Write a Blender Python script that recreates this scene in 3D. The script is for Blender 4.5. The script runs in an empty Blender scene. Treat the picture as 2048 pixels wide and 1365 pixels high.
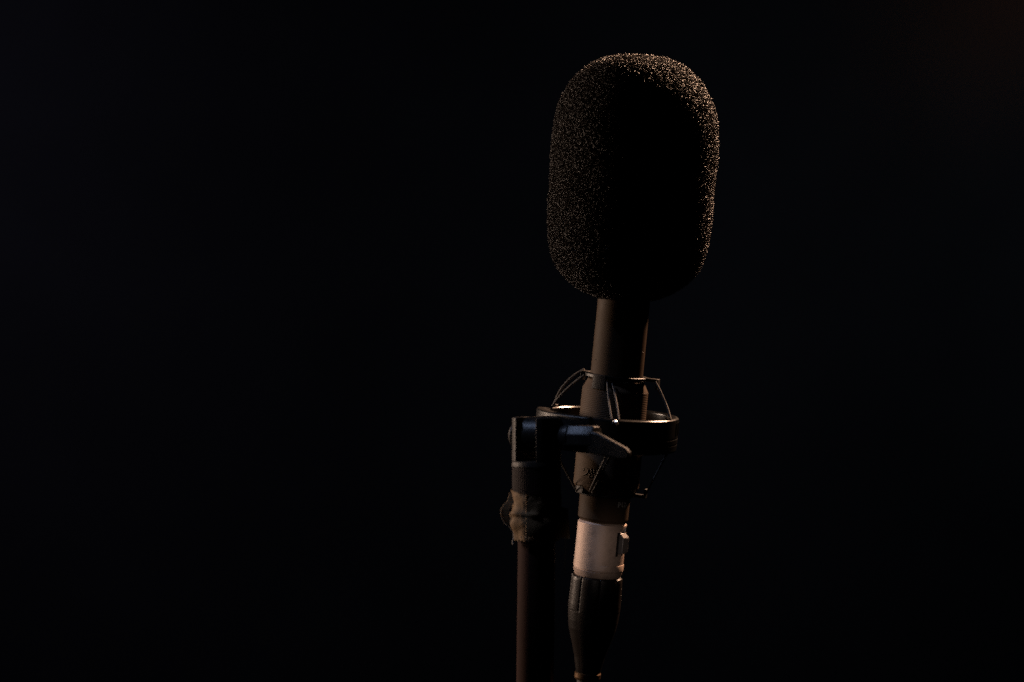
import bpy, bmesh, math, random
import numpy as np
from mathutils import Vector, Matrix, noise
random.seed(7); np.random.seed(7)
scene = bpy.context.scene
col = scene.collection
rad = math.radians

# ------------------------------------------------------------------ camera
S = 0.00019                       # metres per unit: all shapes below are measured in units of 0.19 mm
FU = 4836.0
DU = 4836.0                       # distance camera to microphone, in units
camd = bpy.data.cameras.new('camera'); cam = bpy.data.objects.new('camera', camd); col.objects.link(cam)
camd.sensor_width = 36; camd.lens = 36 * FU / 2048
cam.location = (0, 0, 1.5); cam.rotation_euler = (rad(90 - 3.7), 0, 0)
camd.clip_start = 0.05; camd.clip_end = 60
camd.dof.use_dof = True; camd.dof.focus_distance = DU * S - 0.006; camd.dof.aperture_fstop = 4.5
scene.camera = cam
scene.cycles.use_denoising = False; scene.cycles.sample_clamp_indirect = .6
scene.cycles.caustics_reflective = False; scene.cycles.caustics_refractive = False
scene.view_settings.view_transform = 'Standard'; scene.view_settings.look = 'None'
scene.view_settings.exposure = 0; scene.view_settings.gamma = 1
CM = Matrix.Translation(cam.location) @ cam.rotation_euler.to_matrix().to_4x4()

# ------------------------------------------------------------------ world: a dark studio
w = bpy.data.worlds.new('World'); scene.world = w; w.use_nodes = True
w.node_tree.nodes['Background'].inputs[0].default_value = (0.02, 0.03, 0.05, 1)
w.node_tree.nodes['Background'].inputs[1].default_value = 0.0

# ------------------------------------------------------------------ frames and lamps
def V(x, y, z): return Vector((x, y, z))
def cs(px, py, dep=0.0):          # a place in the studio: across, down, depth behind the microphone (units)
    f = (DU + dep) / DU
    return Vector(((px - 1024) * f, (682.5 - py) * f, -dep))
def wld(c): return CM @ Vector((c[0] * S, c[1] * S, -DU * S + c[2] * S))

MIC = wld(cs(1240, 560, 0))
def lamp(name, az, elev, dist, size, energy, color, target=None, spread=90, sizey=None):
    t = MIC if target is None else target
    d = Vector((math.sin(rad(az)) * math.cos(rad(elev)), -math.cos(rad(az)) * math.cos(rad(elev)), math.sin(rad(elev))))
    l = bpy.data.lights.new(name, 'AREA'); l.shape = 'RECTANGLE'; l.size = size; l.size_y = sizey or size
    l.energy = energy; l.color = color; l.spread = rad(spread)
    o = bpy.data.objects.new(name, l); col.objects.link(o)
    o.location = t + d * dist
    o.rotation_euler = (-d).to_track_quat('-Z', 'Y').to_euler()
    return o
lamp('side_lamp', -114, 6, 1.1, 0.32, .92, (1.0, .73, .55), spread=50, sizey=.24)
lamp('rear_lamp', 142, 38, 1.1, 0.12, 2.5, (1.0, .60, .38), spread=50)
lamp('front_fill', -62, 8, 1.3, 0.4, 0.005, (1.0, .84, .78), spread=60)  # added weak fill, lifts the dim front of the plug
def snoot(name, target, dv, dist, energy, color, cone, soft):
    sp = bpy.data.lights.new(name, 'SPOT'); sp.energy = energy; sp.color = color; sp.spot_size = rad(cone); sp.spot_blend = .7; sp.shadow_soft_size = soft
    so = bpy.data.objects.new(name, sp); col.objects.link(so)
    dv = Vector(dv).normalized(); so.location = target + dv * dist
    so.rotation_euler = (-dv).to_track_quat('-Z', 'Y').to_euler()
snoot('cool_spot', wld(cs(1125, 866, -170)), (-.61, -.10, .79), 1.2, 36, (.50, .64, 1.0), 3.3, .035)
snoot('plug_fill_spot', wld(cs(1217, 1092, 0)), (-.02, -.99, .06), 1.3, 8.5, (1.0, .82, .73), 1.42, .008)  # added spot: a narrow beam only to brighten the plug shell
def wall_lamp(name, pos, target, size, energy, color, spread):
    l = bpy.data.lights.new(name, 'AREA'); l.size = size; l.energy = energy; l.color = color; l.spread = rad(spread)
    o = bpy.data.objects.new(name, l); col.objects.link(o); o.location = pos
    o.rotation_euler = (Vector(target) - Vector(pos)).to_track_quat('-Z', 'Y').to_euler()
WY = 3.1
wall_lamp('wall_wash_cool', (-1.7, 1.7, 2.3), (-.72, WY, 1.55), .3, .50, (.68, .66, 1.0), 50)
wall_lamp('wall_wash_right', (1.6, 1.9, 2.0), (.60, WY, 1.50), .3, .36, (.66, .78, 1.0), 56)
wall_lamp('wall_glow_warm', (1.1, 2.3, 2.25), (.70, WY, 1.80), .12, .042, (1.0, .36, .08), 22)

# ------------------------------------------------------------------ materials
def mat(name, base=(.1, .1, .1), rough=.5, metal=0., spec=.5, var=0., vscale=40., bump=0., bscale=800., rvar=0., stretch=(1, 1, 1), coat=0., transm=0.):
    m = bpy.data.materials.new(name); m.use_nodes = True
    nt = m.node_tree; b = nt.nodes['Principled BSDF']
    b.inputs['Base Color'].default_value = (*base, 1); b.inputs['Roughness'].default_value = rough
    b.inputs['Metallic'].default_value = metal; b.inputs['Specular IOR Level'].default_value = spec
    b.inputs['Coat Weight'].default_value = coat
    tc = nt.nodes.new('ShaderNodeTexCoord'); mp = nt.nodes.new('ShaderNodeMapping')
    mp.inputs['Scale'].default_value = stretch
    nt.links.new(tc.outputs['Object'], mp.inputs['Vector'])
    if var or rvar:
        n = nt.nodes.new('ShaderNodeTexNoise'); n.inputs['Scale'].default_value = vscale; n.inputs['Detail'].default_value = 6
        n.inputs['Roughness'].default_value = .65
        nt.links.new(mp.outputs[0], n.inputs['Vector'])
        if var:
            r = nt.nodes.new('ShaderNodeMapRange'); r.inputs['From Min'].default_value = .25; r.inputs['From Max'].default_value = .75
            r.inputs['To Min'].default_value = 1 - var; r.inputs['To Max'].default_value = 1 + var
            mx = nt.nodes.new('ShaderNodeVectorMath'); mx.operation = 'SCALE'; mx.inputs[0].default_value = base
            nt.links.new(n.outputs['Fac'], r.inputs['Value']); nt.links.new(r.outputs[0], mx.inputs['Scale'])
            nt.links.new(mx.outputs[0], b.inputs['Base Color'])
        if rvar:
            r = nt.nodes.new('ShaderNodeMapRange'); r.inputs['From Min'].default_value = .3; r.inputs['From Max'].default_value = .7
            r.inputs['To Min'].default_value = rough - rvar; r.inputs['To Max'].default_value = rough + rvar
            nt.links.new(n.outputs['Fac'], r.inputs['Value']); nt.links.new(r.outputs[0], b.inputs['Roughness'])
    if bump:
        n = nt.nodes.new('ShaderNodeTexNoise'); n.inputs['Scale'].default_value = bscale; n.inputs['Detail'].default_value = 4
        nt.links.new(mp.outputs[0], n.inputs['Vector'])
        bp = nt.nodes.new('ShaderNodeBump'); bp.inputs['Strength'].default_value = bump; bp.inputs['Distance'].default_value = .0004
        nt.links.new(n.outputs['Fac'], bp.inputs['Height']); nt.links.new(bp.outputs[0], b.inputs['Normal'])
    return m
M_foam = mat('foam_strands', (.0090, .0042, .0025), .35, spec=.18, var=.5, vscale=300)
M_core = mat('foam_core', (.008, .0065, .006), .9, spec=.05)
M_body = mat('satin_dark_nickel', (.053, .034, .021), .6, metal=.0, spec=.06, var=.16, vscale=90, bump=.10, bscale=4000, rvar=.06)
M_barrel = mat('satin_bronze_barrel', (.090, .062, .042), .6, spec=.06, var=.2, vscale=110, bump=.12, bscale=4000, rvar=.06)
M_silver = mat('satin_nickel', (.45, .335, .27), .60, metal=.4, var=.22, vscale=420, bump=.16, bscale=5000, rvar=.07)
M_latch = mat('grey_latch_metal', (.16, .145, .14), .5, metal=.5, var=.15)
M_gloss = mat('gloss_black_plastic', (.008, .008, .008), .25, spec=.28, bump=.05, bscale=900, rvar=.06, vscale=120)
M_satin = mat('satin_black_plastic', (.006, .0056, .0054), .40, spec=.25, var=.3, bump=.25, bscale=2500, rvar=.08, vscale=150)
M_paint = mat('worn_black_paint', (.018, .014, .011), .5, spec=.2, var=.45, vscale=160, bump=.3, bscale=1800, rvar=.1)
M_rubber = mat('black_rubber', (.016, .015, .015), .45, spec=.45, var=.3, bump=.2, bscale=1500, vscale=100)
M_boot = mat('moulded_black_rubber', (.011, .0070, .0052), .42, spec=.25, var=.3, bump=.2, bscale=2200, vscale=120)
M_cord = mat('braided_grey_elastic', (.09, .082, .075), .7, spec=.3, var=.35, vscale=1500, bump=.5, bscale=4000)
M_tape = mat('brown_cloth_tape', (.17, .110, .060), .7, spec=.1, var=.35, vscale=110, bump=.3, bscale=2600)
M_tapeedge = mat('frayed_tape_edge', (.22, .20, .18), .7, spec=.3, var=.4, vscale=300)
M_neck = mat('reddish_brown_metal', (.014, .0075, .006), .6, spec=.06, var=.35, vscale=120, bump=.2)
M_pole = mat('dark_tube_metal', (.042, .022, .018), .65, spec=.04, var=.25, vscale=60, stretch=(1, 1, .2), bump=.08)
M_mark = mat('pale_print', (.42, .42, .40), .6)
M_engr = mat('engraved_mark', (.32, .27, .22), .4, metal=.5)
M_brass = mat('brass', (.16, .095, .05), .4, metal=.8, var=.2)
M_steel = mat('polished_steel', (.85, .84, .84), .30, metal=1.)
M_back = mat('black_backdrop_cloth', (.020, .020, .021), .95, spec=.1, var=.4, vscale=1.6, bump=.4, bscale=90)

def ring_bump(m, axis, freq, strength, axes=None):     # fine turned grooves round the body: crests along the axis
    nt = m.node_tree; b = nt.nodes['Principled BSDF']
    tc = nt.nodes.new('ShaderNodeTexCoord'); dt = nt.nodes.new('ShaderNodeVectorMath'); dt.operation = 'DOT_PRODUCT'
    dt.inputs[1].default_value = tuple(axis)
    ml = nt.nodes.new('ShaderNodeMath'); ml.operation = 'MULTIPLY'; ml.inputs[1].default_value = freq * 2 * math.pi
    sn = nt.nodes.new('ShaderNodeMath'); sn.operation = 'SINE'
    bp = nt.nodes.new('ShaderNodeBump'); bp.inputs['Strength'].default_value = strength; bp.inputs['Distance'].default_value = .0001
    nt.links.new(tc.outputs['Object'], dt.inputs[0]); nt.links.new(dt.outputs['Value'], ml.inputs[0])
    nt.links.new(ml.outputs[0], sn.inputs[0]); nt.links.new(sn.outputs[0], bp.inputs['Height'])
    old = b.inputs['Normal'].links
    if old: nt.links.new(old[0].from_socket, bp.inputs['Normal'])
    nt.links.new(bp.outputs[0], b.inputs['Normal'])

# ------------------------------------------------------------------ objects
def thing(name, label, cat, c):
    o = bpy.data.objects.new(name, None); col.objects.link(o); o.location = wld(c); o.empty_display_size = .02
    o['label'] = label; o['category'] = cat
    return o
class MB:
    def __init__(s): s.v = []; s.f = []
    def add(s, vs, fs):
        n = len(s.v); s.v += [Vector(q) for q in vs]; s.f += [tuple(i + n for i in f) for f in fs]
    def grid(s, P, closed_u=False, closed_v=False):          # P[i][j]
        nu, nv = len(P), len(P[0]); n = len(s.v)
        for row in P: s.v += [Vector(q) for q in row]
        for i in range(nu - (0 if closed_u else 1)):
            for j in range(nv - (0 if closed_v else 1)):
                a, b = i, (i + 1) % nu; c, d = j, (j + 1) % nv
                s.f.append((n + a * nv + c, n + a * nv + d, n + b * nv + d, n + b * nv + c))
    def build(s, name, m, root, parent=None, smooth=True, bevel=0, seg=2, angle=35, label=None):
        org = Vector(root.location)
        me = bpy.data.meshes.new(name)
        me.from_pydata([tuple(wld(q) - org) for q in s.v], [], s.f)
        bm = bmesh.new(); bm.from_mesh(me)
        bmesh.ops.remove_doubles(bm, verts=bm.verts, dist=1e-7)
        bmesh.ops.recalc_face_normals(bm, faces=bm.faces); bm.to_mesh(me); bm.free()
        me.materials.append(m)
        o = bpy.data.objects.new(name, me); col.objects.link(o); o.parent = parent or root
        if smooth:
            me.polygons.foreach_set('use_smooth', [True] * len(me.polygons))
            me.set_sharp_from_angle(angle=rad(angle))
        if bevel:
            bv = o.modifiers.new('bevel', 'BEVEL'); bv.width = bevel * S; bv.segments = seg; bv.limit_method = 'ANGLE'
            bv.angle_limit = rad(30); bv.harden_normals = False
        if label: o['label'] = label
        return o
class Frame:
    """o: origin at t=0, a: axis (up); u to the right, v to the viewer. theta 0 = viewer, + = right"""
    def __init__(s, o, a):
        s.o = Vector(o); s.a = Vector(a).normalized()
        s.u = s.a.cross(Vector((0, 0, 1))).normalized(); 
        if s.u.x < 0: s.u = -s.u
        s.v = s.u.cross(s.a).normalized()
        if s.v.z < 0: s.v = -s.v
    def p(s, t, r, th): return s.o + s.a * t + (s.v * math.cos(th) + s.u * math.sin(th)) * r
    def lathe(s, mb, prof, seg=96, mod=None, th0=None, th1=None):
        closed = th0 is None
        q = [prof[0]]
        for (ta, ra), (tb, rb_) in zip(prof[:-1], prof[1:]):      # support loops keep the shading of long walls even
            L = math.hypot(tb - ta, rb_ - ra)
            if L > 3 and len(prof) < 60:
                for k in (.5 / L, 1 - .5 / L): q.append((ta + (tb - ta) * k, ra + (rb_ - ra) * k))
            q.append((tb, rb_))
        prof = q
        ths = [2 * math.pi * i / seg for i in range(seg)] if closed else [th0 + (th1 - th0) * i / seg for i in range(seg + 1)]
        mb.grid([[s.p(t, max(.01, r if mod is None else mod(r, t, th)), th) for th in ths] for t, r in prof], closed_v=closed)
def tube(mb, pts, r, seg=8, cap=True):
    pts = [Vector(q) for q in pts]; P = []; up = None
    for i, q in enumerate(pts):
        d = (pts[min(i + 1, len(pts) - 1)] - pts[max(i - 1, 0)]).normalized()
        if up is None: up = d.cross(Vector((.3, .2, 1))).normalized()
        up = (up - d * up.dot(d)).normalized(); w_ = d.cross(up)
        rr = r(i / (len(pts) - 1)) if callable(r) else r
        P.append([q + (up * math.cos(k * 2 * math.pi / seg) + w_ * math.sin(k * 2 * math.pi / seg)) * rr for k in range(seg)])
    n = len(mb.v); mb.grid(P, closed_v=True)
    if cap:
        mb.f.append(tuple(n + k for k in range(seg))); mb.f.append(tuple(n + (len(pts) - 1) * seg + k for k in range(seg)))
def bez(p0, p1, sag, n=14):       # slightly bowed line, sag is a vector at the middle
    return [Vector(p0).lerp(Vector(p1), i / n) + Vector(sag) * (4 * (i / n) * (1 - i / n)) for i in range(n + 1)]
def prism(mb, outline, o, x, y, z, t0, t1):    # outline in (x,y) axes, extruded along z from t0 to t1
    n = len(outline); A = [o + x * p + y * q + z * t0 for p, q in outline]; B = [o + x * p + y * q + z * t1 for p, q in outline]
    mb.add(A + B, [tuple(range(n)), tuple(range(n, 2 * n))] + [(i, (i + 1) % n, n + (i + 1) % n, n + i) for i in range(n)])

# ---- backdrop (structure)
def backdrop():
    nx, nz = 120, 6
    vs = []; fs = []
    for i in range(nx + 1):
        for j in range(nz + 1):
            x = -5 + 10 * i / nx; z = 5.0 * j / nz
            y = WY + .05 * math.sin(x * 2.3 + .4) + .03 * math.sin(x * 5.1 + z * .3)
            vs.append((x, y, z))
    for i in range(nx):
        for j in range(nz):
            a = i * (nz + 1) + j; fs.append((a, a + nz + 1, a + nz + 2, a + 1))
    me = bpy.data.meshes.new('backdrop'); me.from_pydata(vs, [], fs); me.materials.append(M_back)
    me.polygons.foreach_set('use_smooth', [True] * len(fs))
    o = bpy.data.objects.new('backdrop', me); col.objects.link(o); o['kind'] = 'structure'
backdrop()

# ================================================================== microphone
LZ = .065
A_mic = Vector((.094, 1, LZ)).normalized()
F = Frame(cs(1248, 600, 0), A_mic)
def T(y): return (600 - y) / A_mic.y
mic_root = thing('microphone', 'slim satin brown-grey pencil microphone held upright in the shock mount, marked P12', 'microphone', F.p(T(1041), 0, 0))
WAX = (CM.to_3x3() @ A_mic)
# body: narrow neck, then the wider barrel, then the narrower foot
mb = MB(); F.lathe(mb, [(T(540), .01), (T(540), 50), (T(541), 52), (T(757), 52.5), (T(758), 50), (T(760), 50)], 128)
neck = mb.build('neck', M_body, mic_root)
mb = MB(); F.lathe(mb, [(T(760), 50), (T(761), 56), (T(776), 64), (T(779), 65.5), (T(842), 65.8), (T(844), 64.5), (T(846), 65.8), (T(972), 66), (T(984), 58), (T(986), 51)], 128)
barrel = mb.build('barrel', M_barrel, mic_root)
M_grip = M_barrel.copy(); M_grip.name = 'ringed_dark_nickel'; ring_bump(M_grip, WAX, 1 / (3.6 * S), .45)
mb = MB(); F.lathe(mb, [(T(779.5), 65), (T(780), 66.2), (T(838), 66.5), (T(838.5), 65)], 128)
mb.build('turned_grip', M_grip, mic_root, barrel)
mb = MB(); F.lathe(mb, [(T(985), 50), (T(986), 51), (T(1037), 50.6), (T(1040), 49), (T(1041), 44), (T(1046), 43.5), (T(1046.5), .01)], 128)
base = mb.build('base_ring', M_body, mic_root)
# emblem on the barrel: a round cup shape with two rows of short wave strokes
mb = MB()
def on(y, xo, r=66.6):
    return F.p(T(y), r, math.asin(max(-.99, min(.99, xo / r))))
def stroke(pts, wdt=.8):
    tube(mb, [on(y, x) for x, y in pts], wdt, 6)
bx = -52
stroke([(bx + 2, 936), (bx + 9, 936.5), (bx + 12, 939), (bx + 11, 944), (bx + 7, 948.5), (bx + 2, 951.5)])
stroke([(bx + 1, 937), (bx + 3, 940), (bx + 1, 943)], .7)
for k in range(3):
    x = bx + 15.5 + 5.6 * k
    stroke([(x, 935.5), (x + 1.8, 938), (x + 2.0, 941), (x + .8, 944)], .8)
for k in range(3):
    x = bx + 12 + 5.6 * k
    stroke([(x + 1, 945), (x + 2.6, 948), (x + 2.2, 951), (x + .2, 954)], .8)
mb.build('emblem', M_engr, mic_root, barrel)
# printed text
def wrap_text(s, size, yc, th0, r, name, m, parent, root):
    cu = bpy.data.curves.new(name + '_c', 'FONT'); cu.body = s; cu.size = size; cu.align_x = 'LEFT'; cu.extrude = .12
    cu.resolution_u = 3; cu.offset = .22
    ob = bpy.data.objects.new(name + '_tmp', cu); col.objects.link(ob)
    dg = bpy.context.evaluated_depsgraph_get(); me = bpy.data.meshes.new_from_object(ob.evaluated_get(dg))
    b = MB(); b.v = [F.p(T(yc) + v.co.y, r + v.co.z, th0 + v.co.x / r) for v in me.vertices]
    b.f = [tuple(p.vertices) for p in me.polygons]
    bpy.data.objects.remove(ob); bpy.data.curves.remove(cu); bpy.data.meshes.remove(me)
    return b.build(name, m, root, parent, smooth=False)
# lint and nicks on the neck
mb = MB()
for x, y in ((-47, 596), (-44, 598), (-52, 661), (-38, 610), (-25, 690), (-46, 722), (-12, 640), (47, 700)):
    q = on(y, x, 52.9); tube(mb, [q, q + Vector((random.uniform(-1.2, 1.2), random.uniform(-1, 1), .2))], random.uniform(.4, .8), 5)
mb.build('lint', M_mark, mic_root, neck)
wrap_text('P12-', 15, 1009, math.asin(25 / 51), 51.0, 'lettering', M_mark, base, mic_root)

# ================================================================== foam windscreen
A_f = Vector((.066, 1, LZ)).normalized()
G = Frame(cs(1248, 600, 0), A_f)
def TG(y): return (600 - y) / A_f.y
fo = thing('foam_windscreen', 'large black open-cell foam windscreen pushed over the top of the microphone', 'windscreen', G.p(TG(596), 0, 0))
FP = [(107, .01), (108, 30), (111, 52), (116, 70), (127, 93), (140, 109), (156, 125), (174, 139), (195, 150), (220, 158.5), (250, 164), (290, 166.5), (340, 166), (400, 164.5),
      (440, 163), (470, 162), (495, 159), (518, 153), (538, 143), (556, 129), (572, 111), (584, 93), (593, 74), (598, 58), (600, 50)]
ys = np.array([p[0] + 6.5 * max(0, (330 - p[0]) / 230) for p in FP], float); rs = np.array([p[1] for p in FP], float)
# arc-length parameter so that points spread evenly over the surface
arc = np.concatenate([[0], np.cumsum(np.hypot(np.diff(ys), np.diff(rs)))])
def prof(sarr): return np.interp(sarr, arc, ys), np.interp(sarr, arc, rs)
def lump(r, t, th):
    q = Vector((math.sin(th) * 1.0, math.cos(th) * 1.0, t / 120))
    return r + (2.2 * noise.noise(q * 1.7) + 1.2 * noise.noise(q * 4.3)) * min(1, r / 60)
sam = np.linspace(0, arc[-1], 150); py, pr = prof(sam)
mb = MB(); G.lathe(mb, [(TG(y), max(.01, r - 8)) for y, r in zip(py, pr)], 160, mod=lump)
core = mb.build('foam_core', M_core, fo)
# strands: the cut cell walls of the foam, tens of thousands of short glossy struts
def strands(N):
    u = G.u; v = G.v; a = G.a
    u, v, a, o = [np.array(q) for q in (u, v, a, G.o)]
    ss = np.linspace(0, arc[-1], 2000); yy, rr = prof(ss)
    cdf = np.cumsum(rr + 1); cdf /= cdf[-1]
    sv = np.interp(np.random.rand(N), cdf, ss); th = np.random.rand(N) * 2 * np.pi
    y_, r_ = prof(sv)
    y2, r2 = prof(np.clip(sv + 3, 0, arc[-1])); y1, r1 = prof(np.clip(sv - 3, 0, arc[-1]))
    t_ = (600 - y_) / A_f.y
    # lumps, same field as the core
    lm = np.array([2.2 * noise.noise(Vector((math.sin(b), math.cos(b), c / 120)) * 1.7) + 1.2 * noise.noise(Vector((math.sin(b), math.cos(b), c / 120)) * 4.3) for b, c in zip(th, t_)]) * np.minimum(1, r_ / 60)
    depth = np.random.rand(N) ** 1.3 * 7.0
    rad_dir = np.cos(th)[:, None] * v + np.sin(th)[:, None] * u
    tan_m = (-(y2 - y1))[:, None] * a + (r2 - r1)[:, None] * rad_dir
    tan_m /= np.linalg.norm(tan_m, axis=1)[:, None] + 1e-9
    tan_c = -np.sin(th)[:, None] * v + np.cos(th)[:, None] * u
    nrm = np.cross(tan_c, tan_m); sgn = np.sign((nrm * (rad_dir * r_[:, None] + a * (t_ - 250)[:, None])).sum(1)); nrm *= sgn[:, None]
    c = o + a * t_[:, None] + rad_dir * (r_ + lm)[:, None] - nrm * depth[:, None]
    d = np.random.randn(N, 1) * tan_m + np.random.randn(N, 1) * tan_c + np.random.randn(N, 1) * .55 * nrm
    d /= np.linalg.norm(d, axis=1)[:, None]
    L = (1.2 + 2.4 * np.random.rand(N) ** 1.5)[:, None]; R = (.42 + .38 * np.random.rand(N))[:, None]
    e1 = np.cross(d, np.random.randn(N, 3)); e1 /= np.linalg.norm(e1, axis=1)[:, None]; e2 = np.cross(d, e1)
    verts = np.zeros((N, 8, 3))
    for k in range(4):
        an = k * math.pi / 2
        off = (e1 * math.cos(an) + e2 * math.sin(an))
        verts[:, k] = c - d * L + off * R * .8; verts[:, 4 + k] = c + d * L + off * R
    vv = verts.reshape(-1, 3) * S; vv[:, 2] -= DU * S
    M3 = np.array(CM)[:3, :3]; tt = np.array(CM)[:3, 3]
    vv = vv @ M3.T + tt - np.array(fo.location)
    b0 = (np.arange(N) * 8)[:, None]
    q = np.array([[0, 1, 5, 4], [1, 2, 6, 5], [2, 3, 7, 6], [3, 0, 4, 7], [4, 5, 6, 7], [3, 2, 1, 0]])
    F_ = (b0[:, :, None] + q[None]).reshape(-1)
    me = bpy.data.meshes.new('foam_cells'); me.vertices.add(N * 8); me.vertices.foreach_set('co', vv.reshape(-1))
    nf = N * 6; me.loops.add(nf * 4); me.loops.foreach_set('vertex_index', F_.astype(np.int32))
    me.polygons.add(nf); me.polygons.foreach_set('loop_start', np.arange(nf, dtype=np.int32) * 4)
    me.polygons.foreach_set('use_smooth', np.ones(nf, bool))
    me.update(calc_edges=True); me.validate(); me.materials.append(M_foam)
    o_ = bpy.data.objects.new('foam_cells', me); col.objects.link(o_); o_.parent = fo
strands(90000)

# ================================================================== shock mount
A_r = Vector((.061, 1, LZ)).normalized()
R = Frame(cs(1221, 827, 0), A_r)
sm = thing('shock_mount', 'glossy black ring shock mount with elastic cords cradling the microphone barrel', 'shock mount', R.p(-40, 0, 0))
mb = MB()
R.lathe(mb, [(-1.2, 122), (.3, 124), (.6, 131), (-.4, 134.6), (-2.2, 136.6), (-4.5, 137), (-38, 137), (-39, 136.2), (-41, 136.2), (-42, 137), (-50, 136.6), (-51, 135.6), (-53, 135.6), (-54, 136.3), (-64, 135.5), (-67, 134), (-68.5, 131), (-68.5, 124), (-66, 121.5), (-2.5, 121.5), (-1.2, 122)], 160)
ring = mb.build('outer_ring', M_gloss, sm, angle=30)
# reeded grip at the right end
mb = MB()
for th in [72, 78, 84, 90, 96, 102]:
    tube(mb, [R.p(t, 136.6, rad(th)) for t in (-8, -34)], 1.9, 6)
mb.build('grip_rib', M_gloss, sm, ring)
# boss thickening the ring where the arm joins
mb = MB()
prof_b = [(1.5, 124), (2.5, 130), (2.2, 146), (.5, 148), (-30, 148.5), (-66, 147), (-68, 145), (-68, 130), (-60, 124), (1.5, 124)]
ths = [rad(-100 + 82 * i / 24) for i in range(25)]
P = [[R.p(t, r, th) for th in ths] for t, r in prof_b[:-1]]
n0 = len(mb.v); mb.grid(P, closed_u=True)
k = len(ths); mb.f.append(tuple(n0 + i * k for i in range(len(P)))); mb.f.append(tuple(n0 + i * k + k - 1 for i in range(len(P))))
mb.build('boss', M_satin, sm, ring, bevel=1.2, angle=40)
# inner cradle rings with tabs
def cradle(yc, xr, tabs, down, r_in=54, r_out=63):
    C = F; t0 = T(yc)
    b = MB(); C.lathe(b, [(t0 + 1.6, r_in), (t0 + 2, r_out - 1.2), (t0 + 1, r_out), (t0 - 4, r_out), (t0 - 5, r_out - 1), (t0 - 5, r_in), (t0 + 1.6, r_in)], 96)
    rg = b.build('cradle_ring', M_satin, sm, angle=30)
    for th, wd, ro, hgt in tabs:
        b = MB()
        a0 = rad(th) - wd / 2 / ro; a1 = rad(th) + wd / 2 / ro
        sg = -1 if down else 1
        tt = [t0 + sg * -2.6, t0 + sg * (hgt - 3), t0 + sg * hgt]
        # a curved flap standing off the ring
        rows = []
        for rr, tz in ((r_out - 4, t0 + 2.6 * -sg), (ro, t0 + 2.6 * -sg), (ro + 1, t0 + sg * hgt), (ro - 3.5, t0 + sg * (hgt + .5)), (ro - 4.0, t0 + sg * 4), (r_out - 4, t0 + sg * 4)):
            rows.append([C.p(tz, rr, a0 + (a1 - a0) * j / 8) for j in range(9)])
        n1 = len(b.v); b.grid(rows, closed_u=True)
        b.f.append(tuple(n1 + i * 9 for i in range(6))); b.f.append(tuple(n1 + i * 9 + 8 for i in range(6)))
        b.build('hook_tab', M_paint, sm, rg, bevel=.8)
    return rg
cradle(752, 0, [(-112, 22, 74, 16), (-34, 30, 67, 26), (72, 20, 88, 18), (155, 24, 72, 18)], True)
cradle(986, 0, [(-60, 28, 64, 26), (-145, 24, 70, 20), (75, 16, 84, 16), (160, 24, 72, 18)], False, r_in=52, r_out=58)
# elastic cords, in loops of two strands
def cordpair(p0, p1, q0, q1, sag=(0, 0, 0), sag2=None, r=2.1):
    for (a_, b_, s_) in ((p0, p1, sag), (q0, q1, sag2 or sag)):
        b = MB(); tube(b, bez(a_, b_, s_, 20), r, 10)
        b.build('elastic_cord', M_cord, sm)
# back left
cordpair(F.p(T(748), 72, rad(-116)), R.p(2, 131, rad(-121)), F.p(T(758), 66, rad(-104)), R.p(2, 130, rad(-117)), sag=(-9, 7, 0), sag2=(-5, 1, 0), r=2.5)
# front
cordpair(F.p(T(762), 64.5, rad(-18)), R.p(1, 134, rad(-1)), F.p(T(764), 64.5, rad(-9)), R.p(1, 134, rad(5)), sag=(-2, 2, 6), sag2=(1, 2, 6), r=1.7)
# right
cordpair(F.p(T(754), 86, rad(62)), R.p(0, 134, rad(60)), F.p(T(772), 88, rad(76)), R.p(0, 134, rad(61)), sag=(3, 1, 0), sag2=(2, 3, 0))
# back
cordpair(F.p(T(758), 70, rad(150)), R.p(1, 130, rad(146)), F.p(T(758), 70, rad(160)), R.p(1, 130, rad(150)))
# lower cords
cordpair(R.p(-66, 128, rad(-62)), F.p(T(989), 62, rad(-66)), R.p(-66, 128, rad(-66)), F.p(T(985), 62, rad(-78)), r=1.5)
cordpair(R.p(-66, 131, rad(-3)), F.p(T(980), 64, rad(-32)), R.p(-66, 131, rad(1)), F.p(T(984), 62, rad(-28)), r=1.7)
cordpair(R.p(-66, 130, rad(60)), F.p(T(984), 84, rad(68)), R.p(-66, 130, rad(63)), F.p(T(980), 82, rad(78)), r=1.6)
# small steel hook where the front cord meets the rim
mb = MB()
tube(mb, [R.p(-1, 137.5, rad(1.5)), R.p(-4, 139.5, rad(2.4)), R.p(-8, 139.5, rad(3.2)), R.p(-11, 138, rad(3.6))], lambda s: 2.3 + 1.6 * math.sin(math.pi * s), 10)
tube(mb, [R.p(-2, 137.5, rad(.5)), R.p(-7, 138.6, rad(0))], 1.5, 8)
for i in range(1):  # bead added to the hook to hold a white highlight
    c0 = R.p(-6.5, 138.5, rad(2.6)); n0 = len(mb.v)
    mb.grid([[c0 + R.u * 3.6 * math.sin(a) * math.cos(b) + R.v * 3.6 * math.sin(a) * math.sin(b) + R.a * 4.6 * math.cos(a) for b in [2 * math.pi * q / 16 for q in range(16)]] for a in [.01 + (math.pi - .02) * q / 10 for q in range(11)]], closed_v=True)
mb.build('hook', M_steel, sm, ring)
for th in (60, -121):
    mb = MB(); tube(mb, [R.p(2.5, 131, rad(th + 4)), R.p(3.4, 131, rad(th)), R.p(2.5, 131, rad(th - 5))], 2.4, 8)
    mb.build('hook', M_gloss, sm, ring)

# ---- hinge axes: n runs through the bolt, d runs from the clevis to the ring
HC = cs(1073, 872, -150)
nn = Vector((.866, 0, .5)); dd = Vector((.5, 0, -.866)); up = Vector((0, 1, 0))
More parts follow.
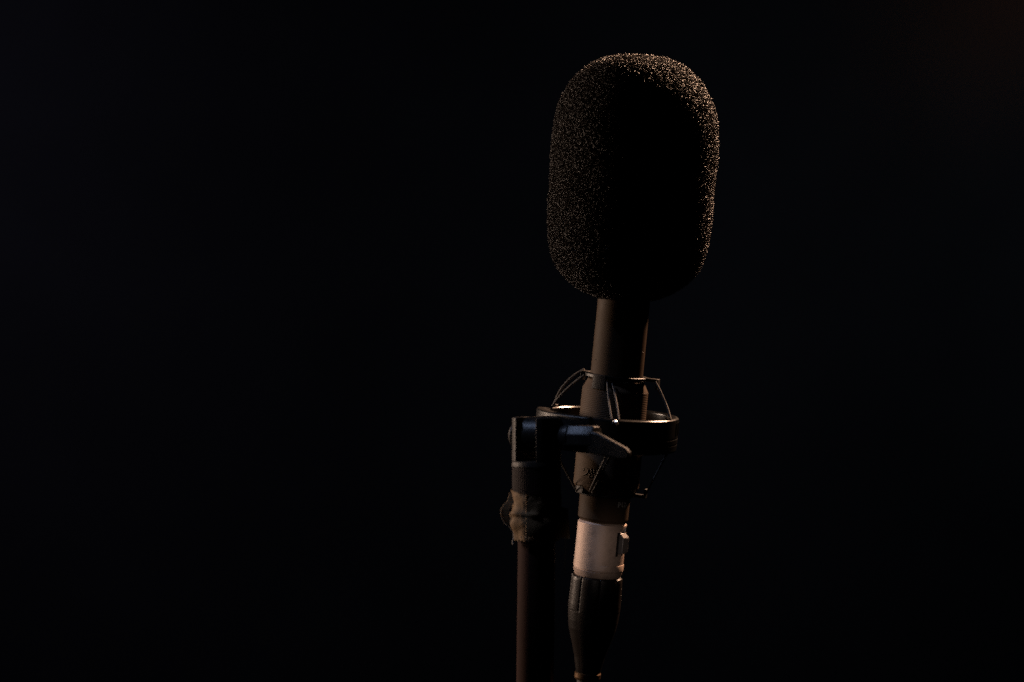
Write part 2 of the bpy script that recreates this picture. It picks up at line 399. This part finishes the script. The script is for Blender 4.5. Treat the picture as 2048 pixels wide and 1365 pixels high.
# tongue: round eye in the slot, then a neck to the ring boss
mb = MB()
ol = [(34 * math.cos(rad(a)), 34 * math.sin(rad(a))) for a in range(60, 301, 10)]
ol = ol + [(20, -30), (60, -30), (86, -28), (86, 32), (60, 34), (30, 33)]
prism(mb, ol, HC + up * 3, dd, up, nn, -19, 19)
mb.build('tongue', M_satin, sm, bevel=3, seg=3)

# ================================================================== microphone stand
st = thing('microphone_stand', 'dark upright stand tube with a slotted clevis top and peeling brown tape', 'microphone stand', cs(1072, 1365, -150))
PX = 1073
Fs = Frame(cs(1073, 925, -150), Vector((.0, 1, .0)))
def ys_(y): return (925 - y) * (1 - 150 / DU)
# clevis: two cheeks, segments of a round bar
mb = MB(); rc = 47.5; hw = 21.5
for sg in (-1, 1):
    a0 = math.acos(hw / rc)
    pts = [(sg * rc * math.cos(a), rc * math.sin(a)) for a in [(-a0 + 2 * a0 * i / 20) for i in range(21)]]
    prism(mb, pts, HC, nn, dd, up, -50, 33 + 3)
mb.build('clevis', M_paint, st, bevel=2.2, seg=3)
mb = MB(); Fs.lathe(mb, [(3, .01), (3, 44), (1.5, 47.5), (-5, 48.5), (-8, 48.5), (-10, 46.5)], 72)
clb = mb.build('collar', M_paint, st)
# bolt head on the far cheek
mb = MB(); 
Fb = Frame(HC, Vector((-.866, .0001, -.5)))
rows = []
e1, e2 = dd, up
for q, r in ((44, 24), (47, 24), (51, 21), (53.5, 15), (54.5, .01)):
    rows.append([HC - nn * q + (e1 * math.cos(a) + e2 * math.sin(a)) * r for a in [2 * math.pi * i / 24 for i in range(24)]])
mb.grid(rows, closed_v=True); mb.build('bolt_head', M_paint, st)
# knob: hub, then a wing lever in front of the ring
mb = MB()
rows = []
for q, r in ((40, 13), (58, 13), (58, 21), (70, 25), (76, 25)):
    rows.append([HC + nn * q + (e1 * math.cos(a) + e2 * math.sin(a)) * r for a in [2 * math.pi * i / 20 for i in range(20)]])
mb.grid(rows, closed_v=True)
KO = HC + nn * 76
px2 = nn.x * 1.0
def kp(x, y):  # outline measured across the picture plane of the knob, x along n
    return ((x - 1073) * (1 - 150 / DU) / nn.x, -(y - 872) * .965)
def nx(x): return (x - 1073) * (1 - 150 / DU) / nn.x - 4
# eight-sided hub block running along the bolt
oct_ = [(-22, -12), (-22, 8), (-11, 25), (13, 25), (22, 14), (22, -14), (13, -24), (-14, -24)]
rows = []
for x, k in ((1128, .55), (1130, .72), (1140, .96), (1147, 1.0), (1190, .98), (1195, .90)):
    rows.append([HC + nn * nx(x) + dd * (p * k) + up * (q * k - 3) for p, q in oct_])
n0 = len(mb.v); mb.grid(rows, closed_v=True)
mb.f.append(tuple(n0 + i for i in range(8))); mb.f.append(tuple(n0 + 40 + i for i in range(8)))
knob = mb.build('wing_knob', M_satin, st, bevel=1.5, seg=2, angle=20)
mb = MB()
ol = [kp(1182, 860), kp(1200, 862), kp(1256, 892), kp(1262, 901), kp(1261, 910), kp(1250, 914), kp(1182, 903)]
prism(mb, ol, HC, nn, up, dd, -20.5, -8)
mb.build('wing', M_satin, st, knob, bevel=3, seg=2, angle=20)
# ribbed neck under the collar
def rib(r, t, th): return r + .25 * math.sin(th * 64)
mb = MB(); Fs.lathe(mb, [(-9, 46), (-11, 47), (-58, 47), (-70, 46), (-80, 44)], 512, mod=rib)
mb.build('ribbed_neck', M_neck, st)
# tube down to below the frame
b0 = cs(1075, 960, -150); b1 = cs(1070, 1365, -150 + (1365 - 960) * .065)
axp = (Vector(b0) - Vector(b1)).normalized(); Fp = Frame(b0, axp)
mb = MB(); Fp.lathe(mb, [(0, 30), (-1, 36.5), (-560, 36.5), (-1400, 36.5), (-1402, .01)], 72)
mb.build('tube', M_pole, st)
# tape wrap: crumpled sleeve
def tape_r(r, t, th):
    q = Vector((math.cos(th) * 1.3, math.sin(th) * 1.3, t * .03))
    k = r + 3.2 * noise.noise(q * 1.6) + 0.6 * noise.noise(q * 4.7)
    k += 5.5 * math.exp(-((t + 100 + 3 * math.sin(th * 2)) / 5.5) ** 2) * max(0, math.cos(th + 1.1))     # fold ridge
    k += 9.0 * math.exp(-((t + 116) / 16) ** 2) * max(0, math.cos(th + 1.4))                               # bulge left
    return k
mb = MB()
rows = []; NT = 120
for i in range(46):
    f = i / 45.
    row = []
    for j in range(NT):
        th = 2 * math.pi * j / NT - math.pi
        topt = -49 - 8 * (math.sin(th + .9) + 1) + 1.2 * noise.noise(Vector((th * 5, 1, 2)))
        bott = -148 + 3.0 * noise.noise(Vector((th * 3, 7, 2))) - (3.2 if j % 4 < 2 else 0)
        t = topt + (bott - topt) * f
        row.append(Fs.p(t, tape_r(48 - 5 * f, t, th), th))
    rows.append(row)
inner = [[Fs.p((q - Fs.o).dot(Fs.a), 40, 2 * math.pi * j / NT - math.pi) for j, q in enumerate(rows[-1])]]
mb.grid(rows + inner, closed_v=True)
tape = mb.build('tape_wrap', M_tape, st, angle=60)
# loose flap of tape standing off to the right, serrated lower edge
def sheet(fn, nu, nv, thick, name, m, parent, label=None):
    g = [[Vector(fn(i / nu, j / nv)) for j in range(nv + 1)] for i in range(nu + 1)]
    b = MB(); off = Vector((thick * .3, 0, thick))
    b.grid(g); b.grid([[q - off for q in r_] for r_ in g])
    n = (nu + 1) * (nv + 1)
    for i in range(nu):
        for j in (0, nv): a_ = i * (nv + 1) + j; b.f.append((a_, a_ + nv + 1, n + a_ + nv + 1, n + a_))
    for j in range(nv):
        for i in (0, nu): a_ = i * (nv + 1) + j; b.f.append((a_, a_ + 1, n + a_ + 1, n + a_))
    return b.build(name, m, st, parent, angle=60, label=label)
def flap(u_, v_):      # u across 0..1, v down 0..1
    x = 1052 + 84 * u_; ytop = 990 + 28 * u_; yb = 1074 + 2 * u_
    tooth = 2.2 * noise.noise(Vector((u_ * 11, 3, 1))) + (2.0 if int(u_ * 48) % 4 < 2 else -.6) if v_ > .97 else 0
    y = ytop + (yb - ytop) * v_ + tooth
    z = -150 - 47 + 26 * u_ * u_ + 3 * math.sin(v_ * 5 + u_ * 3)
    return cs(x + 4 * u_ * v_, y, z)
flp = sheet(flap, 48, 16, 1.2, 'tape_flap', M_tape, tape)
# teeth beads along edges: frayed glue picking up light
mb = MB()
for k in range(13):
    q = cs(1043 + 7.8 * k + random.uniform(-1, 1), 1076 + random.uniform(-1.5, 1.5), -150 - 46 + 26 * (k / 12) ** 2)
    tube(mb, [q + Vector((0, 2.0, 0)), q, q - Vector((random.uniform(-1, 1), 2.0, 0))], 1.1, 6)
for k in range(4):
    q = cs(1136 + random.uniform(-2, 3), 1062 + 5 * k, -150 - 20)
    tube(mb, [q + Vector((1.6, 1.4, 0)), q - Vector((1.6, 1.4, 0))], .8, 6)
mb.build('frayed_edge', M_tapeedge, st, tape)
# curled strip on the left with serrated rim
cl = [(1020, 986), (1016, 1002), (1008, 1010), (1002.5, 1019), (1002.5, 1030), (1006, 1040), (1011, 1048), (1018, 1053), (1024, 1060)]
def curl(u_, v_):
    f = u_ * (len(cl) - 1); i = min(int(f), len(cl) - 2); g = f - i
    x = cl[i][0] * (1 - g) + cl[i + 1][0] * g; y = cl[i][1] * (1 - g) + cl[i + 1][1] * g
    tooth = 1.6 if (int(u_ * 60) % 4 < 2 and v_ < .2) else 0
    return cs(x - tooth + 16 * v_, y + 1 * v_, -150 - 6 - 4 * v_ + 20 * (1 - v_) * 0)
sheet(curl, 60, 6, 1.2, 'tape_curl', M_tape, tape)
mb = MB()
for k in range(10):
    f = .38 + .62 * k / 9
    q = curl(f, 0)
    tube(mb, [q + Vector((-1, 1.4, 1)), q + Vector((.6, -1.2, 1))], 1.2, 6)
tube(mb, [cs(1026, 1062, -160), cs(1028, 1068, -160)], 1.6, 8)
tube(mb, [cs(1027, 1068, -160), cs(1028, 1076, -160), cs(1026, 1083, -160), cs(1027, 1089, -160)], lambda s: 1.5 + 1.4 * s, 8)
mb.build('frayed_edge', M_tapeedge, st, tape)
mb = MB(); tube(mb, [cs(1130, 1076, -170), cs(1130.5, 1100, -170), cs(1129.5, 1126, -170), cs(1130, 1148, -170)], .7, 6)
mb.build('loose_thread', M_cord, st, tape)

# ================================================================== microphone cable with its plug
cb = thing('microphone_cable', 'black cable with a satin nickel plug and tapering black boot hanging under the microphone', 'cable', F.p(T(1155), 0, 0))
mb = MB(); F.lathe(mb, [(T(1044), 40), (T(1044), 45.8), (T(1047.5), 49.4), (T(1139), 49.8), (T(1140), 48.4), (T(1141.4), 48.4), (T(1142.2), 49.8), (T(1147), 48.6), (T(1152), 47.0), (T(1156), 45), (T(1157), 40)], 128)
shell = mb.build('plug_shell', M_silver, cb)
mb = MB(); rb = [(T(1127), 48), (T(1127.5), 50.4), (T(1129), 51.2), (T(1139), 51.2), (T(1140), 50.4), (T(1140.3), 48)]
ths = [rad(2 + 120 * i / 30) for i in range(31)]
mb.grid([[F.p(t, r, a) for a in ths] for t, r in rb], closed_u=True)
for e in (0, 30): mb.f.append(tuple(i * 31 + e for i in range(6)))
mb.build('release_ring', M_silver, cb, shell)
# latch
th = rad(56); t_c = T(1083); rr0 = 44
nrm = F.v * math.cos(th) + F.u * math.sin(th); tan = F.u * math.cos(th) - F.v * math.sin(th)
mb = MB()
prism(mb, [(-20, 0), (-20, 12), (-17, 15.5), (13, 15.5), (22, 7), (22, 0)], F.p(t_c, rr0, th), F.a, nrm, tan, -11, 11)
mb.build('latch', M_latch, cb, shell, bevel=1.4, seg=2)
mb = MB(); prism(mb, [(-25, 0), (-25, 6.2), (23, 6.2), (23, 0)], F.p(t_c, rr0, th), F.a, nrm, tan, -15.5, -11.5)  # raised black strip standing in for the shade beside the latch
mb.build('latch_shade_strip', M_gloss, cb, shell)
mb = MB(); tube(mb, [F.p(T(1050), 49.6, rad(68)), F.p(T(1055), 50.6, rad(68)), F.p(T(1060), 49.6, rad(68))], 2.4, 10)
tube(mb, [F.p(T(1105), 49, rad(56)), F.p(T(1106), 50, rad(62))], 1.5, 8)  # short steel bit standing in for a glint under the latch
mb.build('latch_pin_glint', M_steel, cb, shell)
# boot with flats, seam and panel lines
def facet(r, t, th):
    k = T(1225)
    f = abs(math.cos(4 * (th + .3)))
    lift = 1.6 if t > k else .5
    groove = -1.4 if (t > k and f < .10) else 0
    return r - lift * (1 - f) + groove
bp_ = [(1154, 40), (1154.5, 47), (1157, 51), (1163, 52), (1213, 53.2), (1223, 53), (1225, 52), (1227, 52.4), (1245, 50.8), (1262, 48), (1280, 43), (1300, 36.8), (1320, 31), (1345, 26), (1352, 24.5), (1353, 21)]
mb = MB(); F.lathe(mb, [(T(y), r) for y, r in bp_], 192, mod=facet)
mb.build('boot', M_boot, cb, angle=50)
mb = MB(); F.lathe(mb, [(T(1351), 20), (T(1351.5), 25), (T(1353), 26.5), (T(1362), 26.5), (T(1366), 25), (T(1367), 20)], 64)
mb.build('strain_collar', M_brass, cb)
mb = MB(); tube(mb, [F.p(T(y), 0, 0) + Vector((0, 0, -(max(0, y - 1400) / 260) ** 2 * 9)) for y in range(1350, 2300, 25)], 21, 20)
mb.build('cord', M_rubber, cb)
# water specks / dust on the boot shoulder
mb = MB()
for k in range(9):
    q = F.p(T(1153 + random.uniform(0, 5)), 51 + random.uniform(-1, .5), rad(random.uniform(-95, -35)))
    tube(mb, [q, q + Vector((random.uniform(-1, 1), random.uniform(-.5, .5), .3))], random.uniform(.5, 1.1), 6)
for k in range(6):
    q = F.p(T(random.uniform(1175, 1215)), 53.0, rad(random.uniform(75, 100)))
    tube(mb, [q, q + Vector((.4, 1.2, 0))], random.uniform(.4, .8), 6)
mb.build('grit', M_mark, cb)
